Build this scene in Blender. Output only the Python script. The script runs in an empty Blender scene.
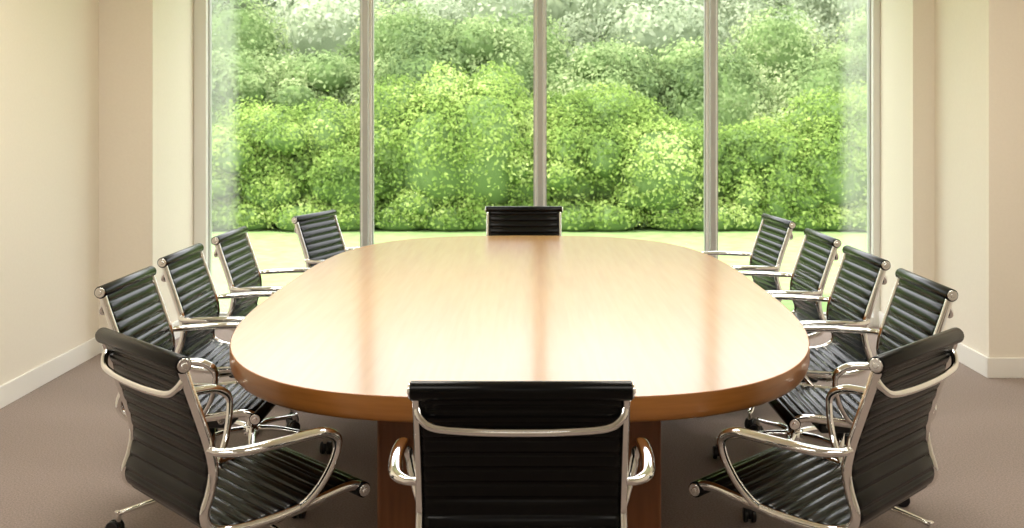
import bpy, math, random
import numpy as np
from mathutils import Vector, Matrix
random.seed(3); rng=np.random.default_rng(7)
scene=bpy.context.scene
COL=scene.collection

# ---------------------------------------------------------------- materials
def mat(name, base=(.8,.8,.8), rough=.5, metal=0., spec=.5, coat=0.):
    m=bpy.data.materials.new(name); m.use_nodes=True
    b=m.node_tree.nodes['Principled BSDF']
    b.inputs['Base Color'].default_value=(*base,1)
    b.inputs['Roughness'].default_value=rough
    b.inputs['Metallic'].default_value=metal
    b.inputs['Specular IOR Level'].default_value=spec
    b.inputs['Coat Weight'].default_value=coat
    return m
def noise_mat(name,c1,c2,scale=(1,1,1),nscale=5,rough=.5,bump=0.,spec=.5,detail=6,coat=0.,dist=.01,coatrough=.1):
    m=mat(name,c1,rough,0,spec,coat); nt=m.node_tree; n=nt.nodes; l=nt.links
    b=n['Principled BSDF']; b.inputs['Coat Roughness'].default_value=coatrough
    tc=n.new('ShaderNodeTexCoord'); mp=n.new('ShaderNodeMapping'); mp.inputs['Scale'].default_value=scale
    nz=n.new('ShaderNodeTexNoise'); nz.inputs['Scale'].default_value=nscale; nz.inputs['Detail'].default_value=detail
    cr=n.new('ShaderNodeValToRGB'); cr.color_ramp.elements[0].position=.3; cr.color_ramp.elements[1].position=.7
    cr.color_ramp.elements[0].color=(*c1,1); cr.color_ramp.elements[1].color=(*c2,1)
    l.new(tc.outputs['Object'],mp.inputs['Vector']); l.new(mp.outputs['Vector'],nz.inputs['Vector'])
    l.new(nz.outputs['Fac'],cr.inputs['Fac']); l.new(cr.outputs['Color'],b.inputs['Base Color'])
    if bump:
        bp=n.new('ShaderNodeBump'); bp.inputs['Strength'].default_value=bump; bp.inputs['Distance'].default_value=dist
        l.new(nz.outputs['Fac'],bp.inputs['Height']); l.new(bp.outputs['Normal'],b.inputs['Normal'])
    return m
M_wall=noise_mat('wall_paint',(.84,.77,.66),(.86,.79,.68),nscale=60,rough=.8,bump=.05,spec=.2)
M_ceil=mat('ceiling_paint',(.85,.84,.80),.9,0,.2)
M_base=mat('baseboard_paint',(.88,.85,.79),.45)
M_floor=noise_mat('carpet',(.25,.20,.175),(.39,.32,.285),nscale=140,rough=.95,bump=.5,spec=.1,dist=.004)
M_top=noise_mat('table_veneer',(.50,.265,.08),(.56,.315,.105),scale=(16,.8,16),nscale=3,rough=.24,spec=.38,coat=.22,coatrough=.12)
M_edge=noise_mat('table_edge_wood',(.38,.145,.028),(.46,.185,.042),scale=(2,2,30),nscale=3,rough=.3,spec=.5,coat=.2)
M_plinth=noise_mat('table_base_wood',(.19,.065,.018),(.25,.09,.028),scale=(20,20,1.5),nscale=3,rough=.4)
M_leather=noise_mat('black_leather',(.0012,.0012,.0014),(.0025,.0025,.0028),nscale=250,rough=.25,bump=.08,spec=.19,dist=.001)
M_chrome=mat('polished_aluminium',(.88,.88,.88),.05,1.)
M_black=mat('black_plastic',(.01,.01,.011),.4)
M_alu=mat('window_aluminium',(.48,.475,.455),.4,.3)
M_white=mat('window_white_frame',(.82,.81,.77),.4)
M_lawn=noise_mat('lawn_grass',(.18,.29,.10),(.27,.38,.15),nscale=6,rough=.9,bump=.4,spec=.1)
M_fill=bpy.data.materials.new('fill_panel_glow'); M_fill.use_nodes=True  # glowing face of the added fill panels
_b=M_fill.node_tree.nodes['Principled BSDF']; _b.inputs['Emission Color'].default_value=(1,.96,.9,1); _b.inputs['Emission Strength'].default_value=2

def leaf_mat(name, cols, trans=.35):
    m=bpy.data.materials.new(name); m.use_nodes=True; nt=m.node_tree; n=nt.nodes; l=nt.links; n.clear()
    out=n.new('ShaderNodeOutputMaterial'); g=n.new('ShaderNodeNewGeometry'); cr=n.new('ShaderNodeValToRGB')
    el=cr.color_ramp.elements
    el[0].color=(*cols[0],1); el[1].color=(*cols[-1],1)
    for i,c in enumerate(cols[1:-1]):
        e=el.new((i+1)/(len(cols)-1)); e.color=(*c,1)
    tc=n.new('ShaderNodeTexCoord'); nz=n.new('ShaderNodeTexNoise'); nz.inputs['Scale'].default_value=.8; nz.inputs['Detail'].default_value=5; nz.inputs['Roughness'].default_value=.6
    mx=n.new('ShaderNodeMath'); mx.operation='MULTIPLY_ADD'; mx.inputs[1].default_value=.38
    sb=n.new('ShaderNodeMath'); sb.operation='MULTIPLY_ADD'; sb.inputs[1].default_value=2.8; sb.inputs[2].default_value=-1.08
    l.new(tc.outputs['Object'],nz.inputs['Vector']); l.new(nz.outputs['Fac'],sb.inputs[0])
    l.new(g.outputs['Random Per Island'],mx.inputs[0]); l.new(sb.outputs[0],mx.inputs[2]); l.new(mx.outputs[0],cr.inputs['Fac'])
    d=n.new('ShaderNodeBsdfDiffuse'); t=n.new('ShaderNodeBsdfTranslucent'); ms=n.new('ShaderNodeMixShader'); ms.inputs[0].default_value=trans
    l.new(cr.outputs['Color'],d.inputs['Color']); l.new(cr.outputs['Color'],t.inputs['Color'])
    l.new(d.outputs[0],ms.inputs[1]); l.new(t.outputs[0],ms.inputs[2]); l.new(ms.outputs[0],out.inputs['Surface'])
    return m
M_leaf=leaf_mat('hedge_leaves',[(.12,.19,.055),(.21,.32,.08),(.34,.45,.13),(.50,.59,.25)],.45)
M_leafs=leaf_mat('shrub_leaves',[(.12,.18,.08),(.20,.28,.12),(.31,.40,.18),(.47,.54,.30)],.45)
M_leaf2=leaf_mat('tree_leaves',[(.25,.31,.19),(.34,.40,.27),(.43,.49,.34),(.54,.58,.44)],.45)  # distance haze is painted into these paler leaf colours
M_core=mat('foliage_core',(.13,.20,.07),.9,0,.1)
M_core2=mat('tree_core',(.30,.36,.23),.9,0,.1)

M_glass=bpy.data.materials.new('window_glass'); M_glass.use_nodes=True
nt=M_glass.node_tree; nt.nodes.clear()
o=nt.nodes.new('ShaderNodeOutputMaterial'); tr=nt.nodes.new('ShaderNodeBsdfTransparent'); gl=nt.nodes.new('ShaderNodeBsdfGlossy')
gl.inputs['Roughness'].default_value=0.02; fr=nt.nodes.new('ShaderNodeFresnel'); fr.inputs['IOR'].default_value=1.15
ms=nt.nodes.new('ShaderNodeMixShader'); nt.links.new(fr.outputs[0],ms.inputs[0]); nt.links.new(tr.outputs[0],ms.inputs[1]); nt.links.new(gl.outputs[0],ms.inputs[2]); nt.links.new(ms.outputs[0],o.inputs['Surface'])
M_glare=bpy.data.materials.new('painted_glare'); M_glare.use_nodes=True  # painted glare on the glass, whitish and fading away from the frame
nt=M_glare.node_tree; nt.nodes.clear(); NW=nt.nodes.new; LK=nt.links.new
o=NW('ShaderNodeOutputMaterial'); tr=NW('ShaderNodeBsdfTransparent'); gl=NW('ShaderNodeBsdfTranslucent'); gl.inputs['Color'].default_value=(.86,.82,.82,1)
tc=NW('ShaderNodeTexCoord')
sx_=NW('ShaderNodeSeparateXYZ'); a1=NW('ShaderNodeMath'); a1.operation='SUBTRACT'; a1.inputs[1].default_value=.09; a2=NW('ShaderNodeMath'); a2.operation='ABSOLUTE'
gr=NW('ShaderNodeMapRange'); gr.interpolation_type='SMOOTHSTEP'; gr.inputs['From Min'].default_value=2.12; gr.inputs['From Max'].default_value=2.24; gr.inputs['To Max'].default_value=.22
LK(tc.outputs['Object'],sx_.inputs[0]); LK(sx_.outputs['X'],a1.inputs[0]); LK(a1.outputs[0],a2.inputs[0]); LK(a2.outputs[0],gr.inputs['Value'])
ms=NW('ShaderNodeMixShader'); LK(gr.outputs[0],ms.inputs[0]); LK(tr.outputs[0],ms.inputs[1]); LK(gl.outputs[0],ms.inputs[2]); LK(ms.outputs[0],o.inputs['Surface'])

# ---------------------------------------------------------------- mesh builder
def catmull(pts,n=8):
    P=[Vector(p) for p in pts]; P=[P[0]*2-P[1]]+P+[P[-1]*2-P[-2]]; out=[]
    for i in range(1,len(P)-2):
        a,b,c,d=P[i-1:i+3]
        for k in range(n):
            t=k/n
            out.append(.5*((2*b)+(c-a)*t+(2*a-5*b+4*c-d)*t*t+(3*b-a-3*c+d)*t**3))
    out.append(P[-2].copy()); return out
class MB:
    def __init__(s): s.v=[];s.f=[];s.m=[];s.s=[]
    def add(s,v,f,m=0,sm=True):
        o=len(s.v); s.v+= [tuple(x) for x in v]; s.f+=[tuple(i+o for i in q) for q in f]; s.m+=[m]*len(f)
        s.s+= [sm]*len(f) if isinstance(sm,bool) else sm
    def tube(s,path,ra,rb=None,seg=12,m=0,ref=Vector((1,0,0)),sizes=None):
        """ra = half size along ref, rb = half size perpendicular"""
        rb=rb or ra; n=len(path); v=[];f=[]
        for i,p in enumerate(path):
            t=(path[min(i+1,n-1)]-path[max(i-1,0)]).normalized()
            a=(ref-t*ref.dot(t))
            if a.length<.15: a=(Vector((0,1,0))-t*t.y)
            a.normalize(); b=t.cross(a)
            k=sizes[i] if sizes else 1
            for j in range(seg):
                g=2*math.pi*j/seg; v.append(p+a*math.cos(g)*ra*k+b*math.sin(g)*rb*k)
        for i in range(n-1):
            for j in range(seg):
                f.append((i*seg+j,i*seg+(j+1)%seg,(i+1)*seg+(j+1)%seg,(i+1)*seg+j))
        sm=[True]*len(f)+[False,False]
        f.append(tuple(reversed(range(seg)))); f.append(tuple((n-1)*seg+j for j in range(seg)))
        s.add(v,f,m,sm)
    def cyl(s,p0,p1,r,r2=None,seg=20,m=0,bev=0):
        p0=Vector(p0);p1=Vector(p1); r2=r if r2 is None else r2
        d=(p1-p0); L=d.length; d=d/L
        ref=Vector((1,0,0)) if abs(d.x)<.8 else Vector((0,1,0))
        if bev:
            path=[p0,p0+d*bev*.4,p0+d*bev,p1-d*bev,p1-d*bev*.4,p1]; sz=[(r-bev)/r,(r-bev*.25)/r,1,r2/r,(r2-bev*.25)/r,(r2-bev)/r]
        else: path=[p0,p1]; sz=[1,r2/r]
        s.tube(path,r,r,seg,m,ref,sz)
    def box(s,x0,x1,y0,y1,z0,z1,m=0,b=0.):
        if b<=0:
            v=[(x,y,z) for z in(z0,z1) for y in(y0,y1) for x in(x0,x1)]
            s.add(v,[(0,2,3,1),(4,5,7,6),(0,1,5,4),(2,6,7,3),(0,4,6,2),(1,3,7,5)],m,False); return
        import bmesh
        bm=bmesh.new(); bmesh.ops.create_cube(bm,size=1)
        for q in bm.verts: q.co=Vector(((x0+x1)/2+q.co.x*(x1-x0),(y0+y1)/2+q.co.y*(y1-y0),(z0+z1)/2+q.co.z*(z1-z0)))
        bmesh.ops.bevel(bm,geom=bm.edges[:],offset=b,segments=3,profile=.5,affect='EDGES')
        bm.verts.index_update()
        s.add([q.co.copy() for q in bm.verts],[tuple(q.index for q in fc.verts) for fc in bm.faces],m,False); bm.free()
    def mesh(s,name,mats):
        me=bpy.data.meshes.new(name); me.from_pydata(s.v,[],s.f)
        for x in mats: me.materials.append(x)
        me.polygons.foreach_set('material_index',s.m); me.polygons.foreach_set('use_smooth',s.s); me.update(); return me
    def obj(s,name,mats,parent=None,loc=None):
        o=bpy.data.objects.new(name,s.mesh(name,mats)); COL.objects.link(o)
        if parent: o.parent=parent
        if loc: o.location=loc
        return o
def empty(name,loc=(0,0,0),rz=0):
    e=bpy.data.objects.new(name,None); e.empty_display_size=.2; COL.objects.link(e); e.location=loc; e.rotation_euler=(0,0,rz); return e
def boxobj(name,x0,x1,y0,y1,z0,z1,m,b=0.,parent=None):
    k=MB(); k.box(x0,x1,y0,y1,z0,z1,0,b); return k.obj(name,[m],parent)

# ---------------------------------------------------------------- room shell
CEIL=2.95; WY=7.5; YB=-3.0; XL=-2.70; XR=3.15
boxobj('floor',XL-.2,XR+.2,YB-.2,WY+.12,-.15,0,M_floor)
boxobj('ceiling',XL-.2,XR+.2,YB-.2,WY+.2,CEIL,CEIL+.2,M_ceil)
boxobj('wall_left',XL-.2,XL,YB,6.62,0,CEIL,M_wall)
boxobj('wall_left_pillar',XL-.2,-2.36,6.62,WY+.2,0,CEIL,M_wall)
boxobj('wall_right',XR,XR+.2,YB,6.0,0,CEIL,M_wall)
k=MB(); k.box(2.64,XR+.2,6.0,WY+.2,0,CEIL); k.box(2.50,2.64,6.8,WY+.2,0,CEIL); k.obj('wall_right_pillar',[M_wall])
boxobj('wall_back',XL-.2,XR+.2,YB-.2,YB,0,CEIL,M_wall)
boxobj('wall_front_lintel',-2.36,2.50,WY-.05,WY+.2,2.75,CEIL,M_wall)
bh=.115;bt=.016
boxobj('baseboard_left',XL,XL+bt,YB,6.62-bt,0,bh,M_base,.004)
boxobj('baseboard_left_pillar',XL,-2.36+bt,6.62-bt,6.62,0,bh,M_base,.004)
boxobj('baseboard_left_reveal',-2.36,-2.36+bt,6.62,WY-.07,0,bh,M_base,.004)
boxobj('baseboard_right',XR-bt,XR,YB,6.0-bt,0,bh,M_base,.004)
boxobj('baseboard_right_pillar',2.64-bt,XR,6.0-bt,6.0,0,bh,M_base,.004)
boxobj('baseboard_right_return',2.64-bt,2.64,6.0,6.8-bt,0,bh,M_base,.004)
boxobj('baseboard_right_reveal',2.50-bt,2.50,6.8,WY-.07,0,bh,M_base,.004)
# window
w=empty('window_1')
k=MB()
k.box(-2.36,-2.27,WY-.07,WY+.07,0,2.75,0,.006); k.box(2.45,2.50,WY-.07,WY+.07,0,2.75,0,.006)
k.box(-2.27,2.45,WY-.07,WY+.07,2.68,2.75,0,.006); k.box(-2.27,2.45,WY-.07,WY+.07,0,.07,0,.006)
k.obj('outer_frame',[M_white],w)
mx=[-1.143,.093,1.314]
for i,x in enumerate(mx):
    k=MB(); k.box(x-.020,x+.020,WY-.09,WY+.06,.07,2.68,0,.006); k.box(x-.038,x+.038,WY-.035,WY+.045,.07,2.68,1,.005)
    k.obj('mullion_%d'%(i+1),[M_alu,M_white],w)
xs=[-2.27]+mx+[2.45]
for i in range(4):
    k=MB(); a=xs[i]+(.038 if i else 0); b=xs[i+1]-(.038 if i<3 else 0)
    k.box(a,a+.009,WY-.02,WY+.03,.07,2.68,0); k.box(b-.009,b,WY-.02,WY+.03,.07,2.68,0)
    k.box(a,b,WY-.02,WY+.03,.07,.085,0)
    k.obj('pane_trim_%d'%(i+1),[M_alu],w)
    k=MB(); k.add([(a,WY+.01,.07),(b,WY+.01,.07),(b,WY+.01,2.68),(a,WY+.01,2.68)],[(0,1,2,3)],0,False)
    k.obj('glass_pane_%d'%(i+1),[M_glass],w)
for i,(a,b) in enumerate([(-2.255,-1.95),(2.13,2.435)]):  # strips carrying the painted glare at both window sides
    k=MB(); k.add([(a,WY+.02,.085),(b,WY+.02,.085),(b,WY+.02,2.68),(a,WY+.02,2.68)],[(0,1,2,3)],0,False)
    k.obj('glare_strip_%d'%(i+1),[M_glare],w)

# fill light panels, added on the unseen ceiling to brighten the room
for i,(x,y) in enumerate([(-1.3,1.0),(1.4,1.0),(-1.3,4.2),(1.4,4.2),(0,-1.5)]):
    k=MB(); k.box(x-.62,x+.62,y-.32,y+.32,CEIL-.05,CEIL,0,.008); k.add([(x-.58,y-.28,CEIL-.052),(x-.58,y+.28,CEIL-.052),(x+.58,y+.28,CEIL-.052),(x+.58,y-.28,CEIL-.052)],[(0,1,2,3)],1,False)
    fx=k.obj('fill_light' if i==0 else 'fill_light.%03d'%i,[M_white,M_fill])
    L=bpy.data.lights.new('fill_lamp','AREA'); L.shape='RECTANGLE'; L.size=1.15; L.size_y=.55; L.energy=[12,12,34,34,3][i]; L.color=(1,.94,.85)
    lo=bpy.data.objects.new('fill_area',L); COL.objects.link(lo); lo.location=(x,y,CEIL-.06); lo.parent=fx

# ---------------------------------------------------------------- table
TX,TY=-.024,4.72; HW,HL,NN=1.058,1.90,3.15
table=empty('conference_table',(TX,TY,0))
N=240
def outline(inset):
    r=[]
    for i in range(N):
        a=2*math.pi*i/N; c,s_=math.cos(a),math.sin(a)
        x=math.copysign(abs(c)**(2/NN),c)*(HW-inset); y=math.copysign(abs(s_)**(2/NN),s_)*(HL-inset); r.append((x,y))
    return r
k=MB(); v=[];f=[];mi=[]
rings=[(.003,.740),(.0008,.7392),(0,.737),(0,.690),(.003,.676),(.008,.669),(.014,.667)]
for ins,z in rings: v+=[(x,y,z) for x,y in outline(ins)]
for r in range(len(rings)-1):
    for j in range(N):
        f.append((r*N+j,(r+1)*N+j,(r+1)*N+(j+1)%N,r*N+(j+1)%N))
k.add(v,f,1,True)
k.add([(x,y,.740) for x,y in outline(.003)],[tuple(range(N))],0,False)
k.add([(x,y,.667) for x,y in outline(.014)],[tuple(reversed(range(N)))],1,False)
k.obj('table_top',[M_top,M_edge],table)
for i,(a,b) in enumerate([(-1.48,-.8),(.8,1.48)]):
    k=MB(); k.box(-.44,.44,a,b,.03,.668,0,.012); k.box(-.42,.42,a+.02,b-.02,0,.035,1); k.obj('pedestal_%d'%(i+1),[M_plinth,M_black],table)
k=MB(); k.box(-.02,.02,-.80,.80,.12,.668,0,.004); k.obj('spine_panel',[M_plinth],table)

# ---------------------------------------------------------------- chair meshes (local +Y is forward)
prof=[(-.312,.877),(-.290,.81),(-.262,.73),(-.236,.65),(-.226,.59),(-.236,.535),(-.250,.492),(-.240,.455),(-.195,.432),(-.12,.424),(-.02,.428),(.08,.440),(.16,.452),(.205,.452),(.230,.440)]
P3=catmull([(0,a,b) for a,b in prof],14)
acc=[0]
for i in range(1,len(P3)): acc.append(acc[-1]+(P3[i]-P3[i-1]).length)
LT=acc[-1]
def at(s_):
    s_=max(0,min(LT,s_))
    for i in range(1,len(acc)):
        if acc[i]>=s_:
            t=(s_-acc[i-1])/max(1e-9,acc[i]-acc[i-1]); return P3[i-1].lerp(P3[i],t)
    return P3[-1].copy()
RIBS=23; pitch=LT/RIBS; n=RIBS*8
k=MB(); v=[];f=[]
hw=.228; lat=[-1,-.985,-.93,-.5,0,.5,.93,.985,1]; tf=[.25,.75,1,1,1,1,1,.75,.25]
for i in range(n+1):
    s_=LT*i/n; p=at(s_); t=(at(s_+.004)-at(s_-.004)).normalized(); nr=Vector((0,t.z,-t.y))
    th=.0045+.0075*math.sqrt(abs(math.sin(math.pi*s_/pitch)))
    for q,w_ in zip(lat,tf): v.append(p+Vector((q*hw,0,0))+nr*th*w_)
    for q,w_ in reversed(list(zip(lat,tf))): v.append(p+Vector((q*hw,0,0))-nr*th*w_)
R=18
for i in range(n):
    for j in range(R): f.append((i*R+j,i*R+(j+1)%R,(i+1)*R+(j+1)%R,(i+1)*R+j))
k.add(v,f,0,True)
for e,dz in ((P3[0],.002),(P3[-1],-.004)):
    c=e+Vector((0,0,dz)); k.cyl(c+Vector((-.250,0,0)),c+Vector((.250,0,0)),.022,seg=24,m=0,bev=.003)
ME_sling=k.mesh('seat_sling',[M_leather])
k=MB()
for sx in (-1,1):
    path=[Vector((sx*.237,p.y,p.z)) for p in P3[::4]]
    k.tube(path,.0095,.014,12)
    for e,dz in ((P3[0],.002),(P3[-1],-.004)):
        c=Vector((sx*.248,e.y,e.z+dz)); k.cyl(c,c+Vector((sx*.006,0,0)),.018,seg=24,bev=.002); k.cyl(c+Vector((sx*.005,0,0)),c+Vector((sx*.009,0,0)),.008,seg=14,bev=.002)
# back brace
k.tube(catmull([(-.236,-.300,.845),(-.225,-.316,.818),(-.19,-.326,.799),(-.10,-.333,.793),(0,-.336,.792),(.10,-.333,.793),(.19,-.326,.799),(.225,-.316,.818),(.236,-.300,.845)],6),.010,.010,12,ref=Vector((0,1,0)))
# seat spreaders
for yy in (-.10,.10):
    zz=.424 if yy<0 else .443
    k.tube(catmull([(-.236,yy,zz-.004),(-.18,yy*.9,zz-.035),(-.08,yy*.55,.382),(0,yy*.45,.378),(.08,yy*.55,.382),(.18,yy*.9,zz-.035),(.236,yy,zz-.004)],6),.013,.010,12,ref=Vector((0,1,0)))
ME_frame=k.mesh('side_rails',[M_chrome])
arms=[]
for sx in (-1,1):
    k=MB()
    path=catmull([(sx*.240,-.238,.650),(sx*.268,-.224,.647),(sx*.297,-.18,.647),(sx*.310,-.09,.650),(sx*.312,.00,.652),(sx*.308,.062,.648),(sx*.303,.103,.620),(sx*.293,.102,.568),(sx*.272,.080,.505),(sx*.252,.052,.460),(sx*.238,.03,.438)],7)
    sz=[]
    for p in path:
        q=max(0,min(1,(p.z-.60)/.03)); q*=max(0,min(1,(abs(p.x)-.25)/.05)); sz.append(1+.4*q)
    k.tube(path,.0125,.0095,14,sizes=sz); arms.append(k.mesh('armrest',[M_chrome]))
k=MB()
k.box(-.06,.06,-.09,.09,.345,.385,1,.012)
k.cyl((0,0,.20),(0,0,.35),.016,seg=18,m=0); k.cyl((0,0,.10),(0,0,.235),.028,.026,seg=22,m=0,bev=.003)
k.cyl((0,0,.075),(0,0,.125),.045,.038,seg=24,m=0,bev=.006)
k.tube(catmull([(.05,.0,.368),(.14,0,.366),(.20,0,.362)],4),.005,.005,8,m=0,ref=Vector((0,1,0))); k.cyl((.19,0,.362),(.235,0,.361),.009,seg=12,m=1,bev=.003)
A0=math.radians(86); RB=.33
for i in range(5):
    a=2*math.pi*i/5+A0; d=Vector((math.cos(a),math.sin(a),0)); pr=Vector((-d.y,d.x,0))
    path=catmull([d*.03+Vector((0,0,.112)),d*.11+Vector((0,0,.112)),d*.22+Vector((0,0,.096)),d*RB+Vector((0,0,.078))],5)
    L=len(path); k.tube(path,.020,.014,12,m=0,ref=pr,sizes=[1-.42*j/(L-1) for j in range(L)])
    c=d*RB; k.cyl(c+Vector((0,0,.050)),c+Vector((0,0,.088)),.011,seg=12,m=0,bev=.002)
ME_base=k.mesh('star_base',[M_chrome,M_black])
k=MB()
for i in range(5):
    a=2*math.pi*i/5+A0; c=Vector((math.cos(a),math.sin(a),0))*RB
    b=a+i*1.3; ax=Vector((math.cos(b),math.sin(b),0)); fw=Vector((-ax.y,ax.x,0)); c2=c+fw*.012
    for sg in (-1,1):
        k.cyl(c2+ax*sg*.006+Vector((0,0,.027)),c2+ax*sg*.023+Vector((0,0,.027)),.027,seg=20,m=0,bev=.004)
    k.cyl(c2-ax*.007+Vector((0,0,.034)),c2+ax*.007+Vector((0,0,.034)),.023,seg=16,m=0)
ME_cast=k.mesh('casters',[M_black])
cnt=0
def chair(x,y,deg):
    global cnt
    e=empty('office_chair' if cnt==0 else 'office_chair.%03d'%cnt,(x,y,0),math.radians(deg)); cnt+=1
    for nm,me in (('seat_and_back',ME_sling),('side_rails',ME_frame),('armrest_1',arms[0]),('armrest_2',arms[1]),('star_base',ME_base),('casters',ME_cast)):
        o=bpy.data.objects.new(nm,me); COL.objects.link(o); o.parent=e
chair(-.013,2.675,0)
chair(-.80,3.0,-46); chair(.815,3.0,46)
chair(-1.18,3.92,-90); chair(-1.22,4.66,-90); chair(-1.22,5.42,-91); chair(-1.00,6.34,-107)
chair(1.15,3.86,90); chair(1.165,4.58,91); chair(1.18,5.31,91); chair(1.16,6.13,95)
chair(-.02,6.58,180)

# ---------------------------------------------------------------- outside
boxobj('garden_lawn',-30,30,WY+.2,45,-.25,-.05,M_lawn)
def foliage(name,blobs,nl,size,ml,mc):
    vol=np.array([b[3]*b[5]+b[3]*b[4] for b in blobs]); pr=vol/vol.sum()
    idx=rng.choice(len(blobs),nl,p=pr); B=np.array(blobs)[idx]
    d=rng.normal(size=(nl,3)); d/=np.linalg.norm(d,axis=1)[:,None]
    d[:,1]=-np.abs(d[:,1])*np.sign(rng.random(nl)-.12); d[:,2]=np.where(rng.random(nl)<.55,np.abs(d[:,2]),d[:,2])
    rad=1+rng.normal(0,.085,nl)
    P=B[:,:3]+d*B[:,3:6]*rad[:,None]; P[:,2]=np.maximum(P[:,2],.0+rng.random(nl)*.12)
    nrm=d+rng.normal(0,.55,(nl,3)); nrm/=np.linalg.norm(nrm,axis=1)[:,None]
    t=rng.normal(size=(nl,3)); t-=nrm*(t*nrm).sum(1)[:,None]; t/=np.linalg.norm(t,axis=1)[:,None]
    b=np.cross(nrm,t); s=(size*(.6+.8*rng.random(nl)))[:,None]
    V=np.stack([P-t*s,P+b*s*.55+nrm*s*.12,P+t*s,P-b*s*.55+nrm*s*.12],1).reshape(-1,3)
    V[:,2]=np.maximum(V[:,2],-.045)
    me=bpy.data.meshes.new(name); me.vertices.add(nl*4); me.vertices.foreach_set('co',V.astype(np.float32).ravel())
    me.loops.add(nl*4); me.loops.foreach_set('vertex_index',np.arange(nl*4,dtype=np.int32))
    me.polygons.add(nl); me.polygons.foreach_set('loop_start',np.arange(0,nl*4,4,dtype=np.int32))
    me.update(calc_edges=True); me.validate(); me.materials.append(ml)
    e=empty(name); o=bpy.data.objects.new('leaves',me); COL.objects.link(o); o.parent=e
    k=MB()
    for x,y,z,rx,ry,rz in blobs:
        v=[];f=[];U,W=14,9
        for i in range(W+1):
            th=math.pi*i/W
            for j in range(U):
                ph=2*math.pi*j/U; v.append((x+rx*.82*math.sin(th)*math.cos(ph),y+ry*.82*math.sin(th)*math.sin(ph),max(-.045,z+rz*.82*math.cos(th))))
        for i in range(W):
            for j in range(U): f.append((i*U+j,(i+1)*U+j,(i+1)*U+(j+1)%U,i*U+(j+1)%U))
        k.add(v,f,0,True)
    k.obj('branches_core',[mc],e)
bl=[]
x=-9
while x<10:
    h=1.35+.2*math.sin(x*1.3+1)+random.uniform(-.15,.15)+(.45 if -2.3<x<-.2 else 0)-(.25 if x<-2.6 else 0)
    bl.append((x,14.6+random.uniform(-.25,.25),h*.5,.7,.8,h*.52)); 
    bl.append((x+random.uniform(-.3,.3),14.9+random.uniform(-.2,.2),h*.92,.4+random.random()*.3,.6,.35+random.random()*.3))
    for q in range(3):
        bl.append((x+random.uniform(-.3,.3),14.2+random.uniform(-.15,.35),.2+random.random()*1.0,.22+.16*random.random(),.35,.2+.14*random.random()))
    bl.append((x+random.uniform(-.3,.3),14.1+random.uniform(-.1,.15),.10,.5,.35,.25))
    x+=.6
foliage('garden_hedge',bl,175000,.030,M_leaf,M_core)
bl=[]
x=-13
while x<14:
    h=1.9+random.uniform(-.3,.6)+(.4 if -4<x<0 else 0)
    bl.append((x,18.0+random.uniform(-.4,.4),h*.5,1.0,1.1,h*.55)); bl.append((x+random.uniform(-.6,.6),18.2,h*.9,.7,.8,.55))
    for q in range(2): bl.append((x+random.uniform(-.6,.6),17.3+random.random()*.4,h*random.uniform(.6,1.0),.4,.5,.35))
    bl.append((x+random.uniform(-.6,.6),19.8,1.6+random.random()*1.2,.9,.8,.9)); x+=.95
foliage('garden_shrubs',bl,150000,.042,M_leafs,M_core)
bl=[]
for i in range(110):
    bl.append((random.uniform(-17,17),random.uniform(22.8,27),random.uniform(1.5,4.8),random.uniform(.6,1.5),1.2,random.uniform(.5,1.1)))
for i in range(30): bl.append((-17+i*1.2,27.8,2.8+random.uniform(-.3,.3),1.5,1.2,3.1))
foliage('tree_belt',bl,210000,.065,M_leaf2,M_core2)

# ---------------------------------------------------------------- light
W=bpy.data.worlds.new('sky'); scene.world=W; W.use_nodes=True
bg=W.node_tree.nodes['Background']; bg.inputs['Color'].default_value=(.97,.98,1,1); bg.inputs['Strength'].default_value=3.2
S=bpy.data.lights.new('sun','SUN'); S.energy=5.0; S.angle=.03; S.color=(1,.95,.84)
so=bpy.data.objects.new('sun',S); COL.objects.link(so); so.location=(-5,-5,20)
so.rotation_euler=Vector((.6,.5,-1.15)).to_track_quat('-Z','Y').to_euler()

cam=bpy.data.cameras.new('camera'); co=bpy.data.objects.new('camera',cam); COL.objects.link(co)
co.location=(0,0,1.5); co.rotation_euler=(math.pi/2,0,0)
cam.sensor_width=36; cam.lens=1050/1024*36; cam.shift_x=-15/1024; cam.shift_y=-(264-115)/1024
cam.clip_start=.05; cam.clip_end=200
cam.dof.use_dof=True; cam.dof.focus_distance=3.8; cam.dof.aperture_fstop=6.0
scene.camera=co
scene.view_settings.view_transform='Standard'; scene.view_settings.look='None'; scene.view_settings.exposure=.36
